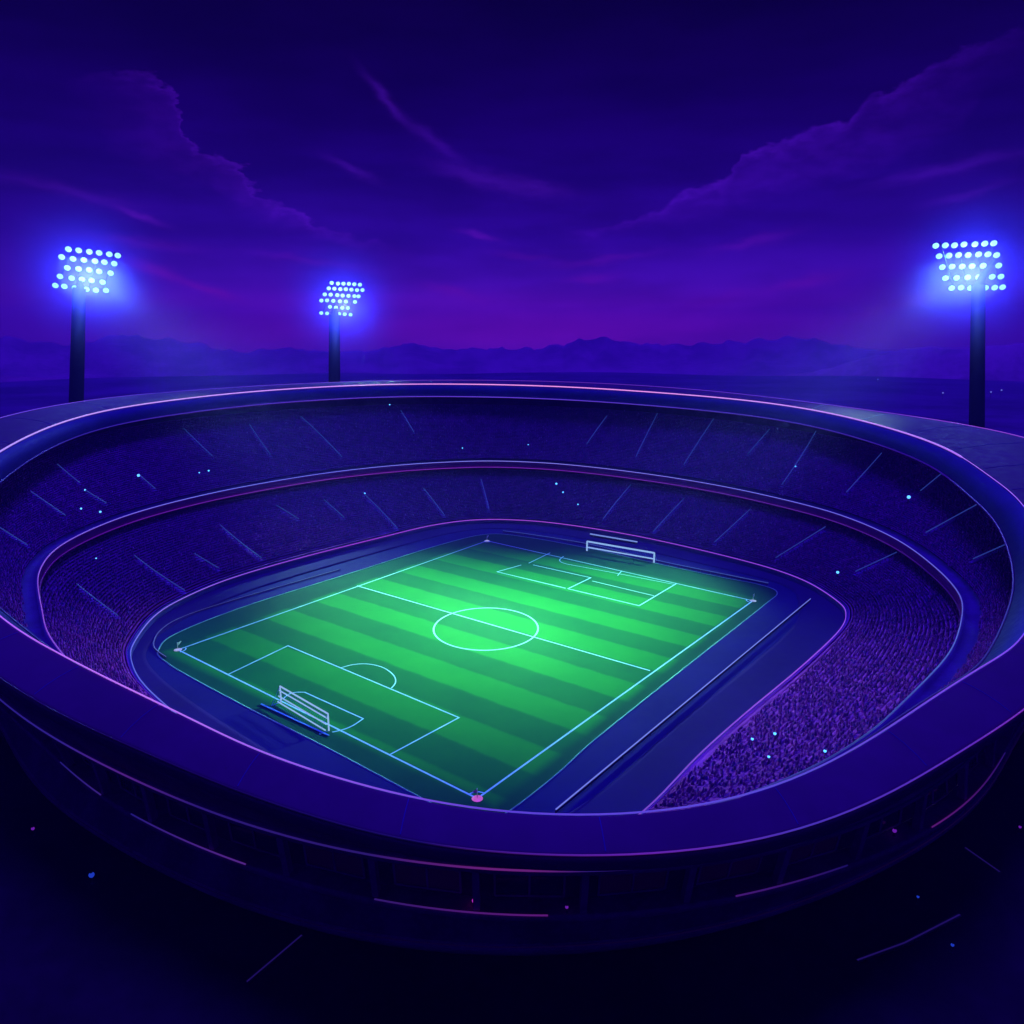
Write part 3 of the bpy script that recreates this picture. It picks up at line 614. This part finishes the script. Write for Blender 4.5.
TR = [[(-13.6, 8.3), (-10.6, 8.3), (-7.7, 8.2), (-4.8, 8.4), (-1.4, 8.3), (1.6, 8.4), (4.3, 8.4)], [(-12.0, 4.4), (-8.9, 4.5), (-5.9, 4.6), (-2.9, 4.5), (0.3, 4.6), (3.2, 4.5), (5.9, 4.1)], [(-10.4, 0.3), (-7.3, 0.4), (-4.1, 0.3), (-1.0, 0.3), (2.4, 0.4), (7.2, 0.3)], [(-8.8, -3.9), (-5.2, -3.9), (-1.7, -3.8), (1.7, -3.8), (5.9, -3.8), (8.6, -3.8)], [(-6.2, -7.8), (-3.2, -7.7), (-0.2, -7.9), (4.5, -7.9), (7.4, -7.9), (9.8, -7.8)]]
AIM = np.array((-3.0, 166.0, 0))
SPOT_W, HALO_W = 5.7e4, 1.75e5
def tower(hd, n, w, u, rows, base_x, pole_x, pole_r, lens, lab, front, spot_pow, throw, halo_r):
    hd, n, w, u = (np.array(q, float) for q in (hd, n, w, u))
    base = np.array((base_x, hd[1], 0.0))
    e = empty('floodlight_tower', tuple(base), lab, 'floodlight tower', 'floodlight towers around the bowl')
    off = n * (1.4 if not front else -1.4)
    pz = hd[2] - 7 if not front else hd[2] - 6
    p = MB(); p.tube([base, base * .9 + np.array((pole_x, hd[1], pz)) * .1, base * .4 + np.array((pole_x, hd[1], pz)) * .6, np.array((pole_x, hd[1], pz))], [pole_r * 1.25, pole_r * 1.18, pole_r * 1.06, pole_r * .95], 20)
    p.build('pole', M_pole, e, smooth_=True)
    p = MB(); p.tube([base, base + (0, 0, 1.2)], [pole_r * 1.9, pole_r * 1.8], 20); p.build('base', M_ledge, e)
    allp = np.array([q for r in rows for q in r])
    # carrying frame: one rail a row, cross struts, a bracket down to the pole
    fr = MB()
    W = lambda a, b, d=0.0: hd + w * a + u * b + n * d
    for r in rows:
        q = np.array(r); fr.tube([W(q[0, 0] - 1.6, q[0, 1], -.9), W(q[-1, 0] + 1.6, q[-1, 1], -.9)], .22, 6)
    q0, q1 = np.array(rows[0]), np.array(rows[-1])
    for t_ in (.06, .35, .65, .94):
        a = q0[0] * (1 - t_) + q0[-1] * t_; b = q1[0] * (1 - t_) + q1[-1] * t_
        fr.tube([W(a[0], a[1] + .8, -1.3), W(b[0], b[1] - .8, -1.3)], .26, 6)
    frame = fr.build('lamp_frame', M_pole, e)
    br = MB(); tip = np.array((pole_x, hd[1], pz))
    if front: br.tube([tip - (0, 0, 1.5), tip + np.array((1.2, 0.0, 3.0)), W(5.6, 3.0, .9)], [pole_r * .7, pole_r * .55, .5], 10); br.tube([W(5.6, 3.0, 1.0), W(5.2, 1.0, -1.2)], .4, 8)
    else: br.tube([tip - (0, 0, 2), W(allp[:, 0].mean() * .3, -4.5, -1.4)], [pole_r * .8, .6], 10)
    br.build('bracket', M_pole, e)
    for r in rows:
        for a, b in r:
            c = W(a, b); m = MB(); k = 14
            m.tube([c - n * .8, c - n * .5, c + n * .05], [lens * .55, lens * .95, lens * 1.12], k, 0)
            m.tube([c - n * .2, c + n * .08, c + n * .22], [lens * .98, lens * .92, lens * .45], k, 1)
            m.build('lamp', [M_pole, G_lens], frame)
    # the light these lamps throw: a wide beam on the pitch and an added point light for the halo
    hc = W(allp[:, 0].mean(), allp[:, 1].mean(), 3.0)
    L = bpy.data.lights.new('floodlight_beam', 'AREA'); L.shape = 'RECTANGLE'; L.size = 22; L.size_y = 14; L.energy = spot_pow; L.color = (.34, 1.0, .58)
    d = AIM - hc; dist = np.linalg.norm(d); L.spread = 2 * math.atan(throw / dist)
    o = bpy.data.objects.new('floodlight_beam', L); COL.objects.link(o); o.location = hc; o.rotation_euler = Vector(d).to_track_quat('-Z', 'Y').to_euler(); o.parent = e; o.matrix_parent_inverse = Matrix.Translation(-Vector(base))
    L2 = bpy.data.lights.new('floodlight_halo', 'POINT'); L2.energy = HALO_W; L2.color = (.17, .32, 1.0); L2.shadow_soft_size = 3.5
    o = bpy.data.objects.new('floodlight_halo', L2); COL.objects.link(o); o.location = hc + n * 7; o.parent = e; o.matrix_parent_inverse = Matrix.Translation(-Vector(base))
    # added scattering ball that stands in for the glare halo round the head
    bpy.ops.mesh.primitive_uv_sphere_add(segments=32, ring_count=16, radius=halo_r, location=tuple(hc))
    s = bpy.context.object; s.name = 'halo_ball'; s.data.name = 'halo_ball'; tag(s, kind='stuff')
    m = bpy.data.materials.new('halo_scatter'); m.use_nodes = True; t = NT(m.node_tree); t.n.clear(); out = t.node('ShaderNodeOutputMaterial'); v = t.node('ShaderNodeVolumePrincipled')
    v.inputs['Color'].default_value = (.13, .11, 1, 1)
    tc = t.node('ShaderNodeTexCoord'); ln = t.node('ShaderNodeVectorMath', operation='LENGTH'); t.l.new(tc.outputs['Object'], ln.inputs[0])
    dns = t.m('MULTIPLY', t.m('POWER', t.maprange(ln.outputs['Value'], 0.0, halo_r, 1.0, 0.0, 'LINEAR'), 2.3), HALO_DENS)
    t.l.new(dns, v.inputs['Density']); t.l.new(v.outputs[0], out.inputs['Volume']); s.data.materials.append(m)
HALO_DENS = .027
tower((-175, 318, 89.7), (.412, -.7809, -.4695), (.8845, .4666, 0), (.219, -.4152, .8829), TL, -188.0, -174.6, 2.55, 1.25, 'tall floodlight tower beside the low dark rise, five slanted lamp rows before its pole', False, SPOT_W, 50, 38)
tower((-86.8, 385, 80.4), (.2798, -.8196, -.5), (.9464, .323, 0), (.1615, -.4732, .866), TM, -91.6, -87.4, 2.7, 1.08, 'smaller farther floodlight tower rising behind the far roof, lamp panel of six rows', False, SPOT_W * .05, 14, 38)
tower((166.4, 285, 88.4), (-.3702, -.819, -.4384), (.9112, -.4119, 0), (-.1806, -.3995, .8988), TR, 179.5, 168.4, 2.35, 1.14, 'tall floodlight tower whose pole and slanting bracket cross in front of its lamp panel', True, SPOT_W, 50, 37)

# ---------------------------------------------------------------- night sky
world = bpy.data.worlds.new('World'); S.world = world; world.use_nodes = True
t = NT(world.node_tree); t.n.clear(); out = t.node('ShaderNodeOutputWorld'); bg = t.node('ShaderNodeBackground'); t.l.new(bg.outputs[0], out.inputs[0])
tc = t.node('ShaderNodeTexCoord'); nv = t.node('ShaderNodeVectorMath', operation='NORMALIZE'); t.l.new(tc.outputs['Generated'], nv.inputs[0])
sp = t.node('ShaderNodeSeparateXYZ'); t.l.new(nv.outputs[0], sp.inputs[0])
el = t.m('ARCSINE', sp.outputs[2]); az = t.m('ARCTAN2', sp.outputs[0], sp.outputs[1])
ramp = t.node('ShaderNodeValToRGB'); cr = ramp.color_ramp
SKY = [(-.30, (20, 6, 90)), (-.06, (72, 18, 180)), (-.015, (92, 20, 190)), (.012, (90, 17, 186)), (.05, (70, 14, 172)), (.106, (45, 6, 142)), (.175, (29, 2, 112)), (.24, (21, 0, 90)), (.30, (14, 0, 68)), (.356, (10, 0, 54)), (.6, (12, 0, 62)), (1.57, (22, 4, 90))]
e0, e1 = -.30, 1.57
for i, (e_, c) in enumerate(SKY):
    pz = (e_ - e0) / (e1 - e0)
    if i < 2: k = cr.elements[i]; k.position = pz
    else: k = cr.elements.new(pz)
for k, (e_, c) in zip(sorted(cr.elements, key=lambda q: q.position), SKY): k.position = (e_ - e0) / (e1 - e0); k.color = (*lin(c), 1)
t.put(ramp.inputs[0], t.maprange(el, e0, e1, 0, 1, 'LINEAR')); sky = ramp.outputs[0]
gauss = lambda v, c, s: t.m('POWER', 2.718, t.m('MULTIPLY', t.m('POWER', t.m('DIVIDE', t.m('SUBTRACT', v, c), s), 2.0), -1.0))
# magenta afterglow low in the middle
ag = t.m('MULTIPLY', gauss(el, -.004, .036), gauss(az, .02, .55))
sky = t.mix(t.m('MULTIPLY', ag, .9), sky, lin((130, 17, 182)))
# the side sky is a little darker
sky = t.mix(t.maprange(t.m('ABSOLUTE', az), .3, .75, 0, .45), sky, lin((14, 2, 78)))
# warped direction for the clouds
vec = t.comb(t.m('MULTIPLY', az, 1.0), t.m('MULTIPLY', el, 2.2), 0.0)
w1 = t.m('SUBTRACT', t.noise(vec, 14, 5, .6), .5); w2 = t.m('SUBTRACT', t.noise(vec, 34, 4, .6), .5)
warp = t.m('ADD', t.m('MULTIPLY', w1, .034), t.m('MULTIPLY', w2, .034)); elw = t.m('ADD', el, warp); azw = t.m('ADD', az, t.m('ADD', t.m('MULTIPLY', w1, .03), t.m('MULTIPLY', w2, .03)))
def curve(pts):
    n = t.node('ShaderNodeFloatCurve'); c = n.mapping.curves[0]; pts = sorted(pts)
    for i, (a, e_) in enumerate(pts):
        x, y = (a + .7) / 1.4, (e_ + .1) / .6
        if i < 2: c.points[i].location = (x, y)
        else: c.points.new(x, y)
    for q in c.points: q.handle_type = 'AUTO_CLAMPED'
    n.mapping.extend = 'HORIZONTAL'; n.mapping.update(); t.put(n.inputs['Value'], t.maprange(azw, -.7, .7, 0, 1, 'LINEAR'))
    return t.m('SUBTRACT', t.m('MULTIPLY', n.outputs[0], .6), .1)
def bank(up, lo, a0, a1, fa, fb, amp, col):
    global sky
    eu, ell = curve(up), curve(lo)
    top = t.maprange(t.m('SUBTRACT', elw, eu), -.005, .002, 1, 0); bot = t.maprange(t.m('SUBTRACT', elw, ell), -.012, .014, 0, 1)
    rim = t.maprange(t.m('SUBTRACT', eu, elw), 0, .016, 1.0, .42)
    rng_ = t.m('MULTIPLY', t.maprange(azw, a0, a0 + fa, 0, 1), t.maprange(azw, a1 - fb, a1, 1, 0))
    tex = t.maprange(t.noise(vec, 26, 6, .65), .35, .65, .45, 1.0)
    f = t.m('MULTIPLY', t.m('MULTIPLY', t.m('MULTIPLY', top, bot), t.m('MULTIPLY', rim, rng_)), t.m('MULTIPLY', tex, amp))
    sky = t.mix(f, sky, col)
bank([(-.62,.262),(-.5462,.2579),(-.4943,.2521),(-.4365,.2655),(-.3933,.2546),(-.3782,.2226),(-.3579,.1943),(-.3266,.1831),(-.3032,.158),(-.2852,.1427),(-.2573,.1316),(-.2233,.1125),(-.1937,.1086),(-.1638,.0988),(-.1027,.0855)],
     [(-.62,.22),(-.5519,.2179),(-.5095,.2048),(-.4767,.2084),(-.4565,.1766),(-.3976,.163),(-.3503,.1598),(-.3249,.1366),(-.2977,.1269),(-.247,.1096),(-.212,.1013),(-.1028,.0819)], -.50, -.10, .20, .07, 1.0, lin((70, 13, 170)))
bank([(.0537,.1105),(.1092,.1215),(.1814,.1384),(.2043,.1577),(.2614,.1739),(.2766,.1995),(.3151,.2033),(.346,.2193),(.3874,.2237),(.4055,.244),(.4344,.2502),(.4702,.2685),(.4969,.2736),(.5425,.2836)],
     [(.0537,.1062),(.1216,.1146),(.2059,.1265),(.2749,.1431),(.33,.1556),(.403,.1708),(.4613,.186),(.5052,.21),(.5153,.236),(.5475,.2491)], .05, .60, .05, .30, 1.0, lin((66, 12, 168)))
# thin wisps
for (a0, ea), (a1, eb), w_s, amp in [((-.1702,.2778),(-.1286,.2349),.005,.5),((-.1286,.2349),(-.0634,.1959),.006,.32),((-.0879,.188),(.0099,.1632),.008,.5),((-.2187,.1939),(-.1668,.172),.005,.45),((-.0148,.1721),(.0714,.1595),.008,.5),((-.457,.1294),(-.4079,.1123),.004,.6),((-.4482,.0721),(-.3978,.0538),.006,.8),((-.3978,.0538),(-.3312,.0311),.005,.75),
     ((-.1099,.0496),(-.028,.0328),.006,.5),((-.0623,.1162),(-.0175,.1048),.004,.55),((.067,.0559),(.1295,.0615),.006,.45),((.2493,.0913),(.334,.1079),.006,.4),((.3109,.0417),(.3929,.0595),.007,.45),((.4084,.0109),(.4495,.0218),.006,.75),((.4495,.0218),(.4982,.0364),.007,.7),((.4775,.1301),(.5408,.1451),.005,.35),((.175,.0092),(.2821,.0386),.008,.4),((-.56,.150),(-.44,.135),.006,.35),((-.50,.10),(-.38,.088),.005,.35),((.42,.155),(.56,.175),.006,.4),((.05,.075),(.17,.088),.004,.35),((-.30,.085),(-.18,.070),.004,.35),((-.02,.090),(.05,.083),.004,.3)]:
    dx, dy = a1 - a0, eb - ea; L_ = math.hypot(dx, dy); ux, uy = dx / L_, dy / L_; mx, my = (a0 + a1) / 2, (ea + eb) / 2
    ax = t.m('SUBTRACT', az, mx); ey = t.m('SUBTRACT', t.m('ADD', el, t.m('ADD', t.m('MULTIPLY', w1, .022), t.m('MULTIPLY', w2, .014))), my)
    al = t.m('ADD', t.m('MULTIPLY', ax, ux), t.m('MULTIPLY', ey, uy)); ac = t.m('SUBTRACT', t.m('MULTIPLY', ey, ux), t.m('MULTIPLY', ax, uy))
    f = t.m('MULTIPLY', gauss(al, 0.0, L_ * .48), gauss(ac, 0.0, w_s)); f = t.m('MULTIPLY', f, min(1, amp * 1.35))
    lowness = max(0, min(1, (.16 - my) / .16))
    sky = t.mix(f, sky, lin((int(64 + 55 * lowness), 14, int(158 + 14 * lowness))))
# soft broad variation
br = t.maprange(t.noise(t.comb(t.m('MULTIPLY', az, .7), t.m('MULTIPLY', el, 3.0), 4.2), 7, 4, .55), .3, .7, .80, 1.16)
sky = t.mix(1.0, sky, t.comb(br, br, br), 'MULTIPLY')
t.l.new(sky, bg.inputs[0]); bg.inputs[1].default_value = 1.0

# moonlight
L = bpy.data.lights.new('moon', 'SUN'); L.energy = 3.5; L.angle = math.radians(25); L.color = (.075, .022, 1.0)
o = bpy.data.objects.new('moon', L); COL.objects.link(o); o.rotation_euler = (math.radians(-9), math.radians(2), 0)

# ---------------------------------------------------------------- haze
def haze_box(x0, x1, y0, y1, z0, z1, dens):
    v = [(x, y, z) for z in (z0, z1) for y in (y0, y1) for x in (x0, x1)]
    o = mesh('haze', v, [(0, 2, 3, 1), (4, 5, 7, 6), (0, 1, 5, 4), (2, 6, 7, 3), (0, 4, 6, 2), (1, 3, 7, 5)], [])
    m = bpy.data.materials.new('night_haze'); m.use_nodes = True; t = NT(m.node_tree); t.n.clear(); out = t.node('ShaderNodeOutputMaterial'); v = t.node('ShaderNodeVolumePrincipled')
    v.inputs['Color'].default_value = (.24, .13, .95, 1); v.inputs['Density'].default_value = dens; v.inputs['Anisotropy'].default_value = .1
    t.l.new(v.outputs[0], out.inputs['Volume']); o.data.materials.append(m); tag(o, kind='stuff')
haze_box(-2800, 2800, -2800, 2800, -70, 130, .00036)

# ---------------------------------------------------------------- camera and render
cam = bpy.data.cameras.new('camera'); co = bpy.data.objects.new('camera', cam); COL.objects.link(co); S.camera = co
cam.sensor_width = 36; cam.lens = 36 * 756.7 / 1024; cam.clip_start = .5; cam.clip_end = 9000
co.location = (0, 0, 67.25); co.rotation_euler = (PI / 2 - .2391, 0, 0)
S.view_settings.view_transform = 'Standard'; S.view_settings.look = 'None'; S.view_settings.exposure = 0; S.view_settings.gamma = 1
S.cycles.use_denoising = True
try: S.cycles.denoiser = 'OPENIMAGEDENOISE'
except Exception: pass
S.cycles.max_bounces = 6; S.cycles.volume_bounces = 0; S.cycles.diffuse_bounces = 3
S.cycles.volume_step_rate = 1.0; S.cycles.sample_clamp_indirect = 4.0
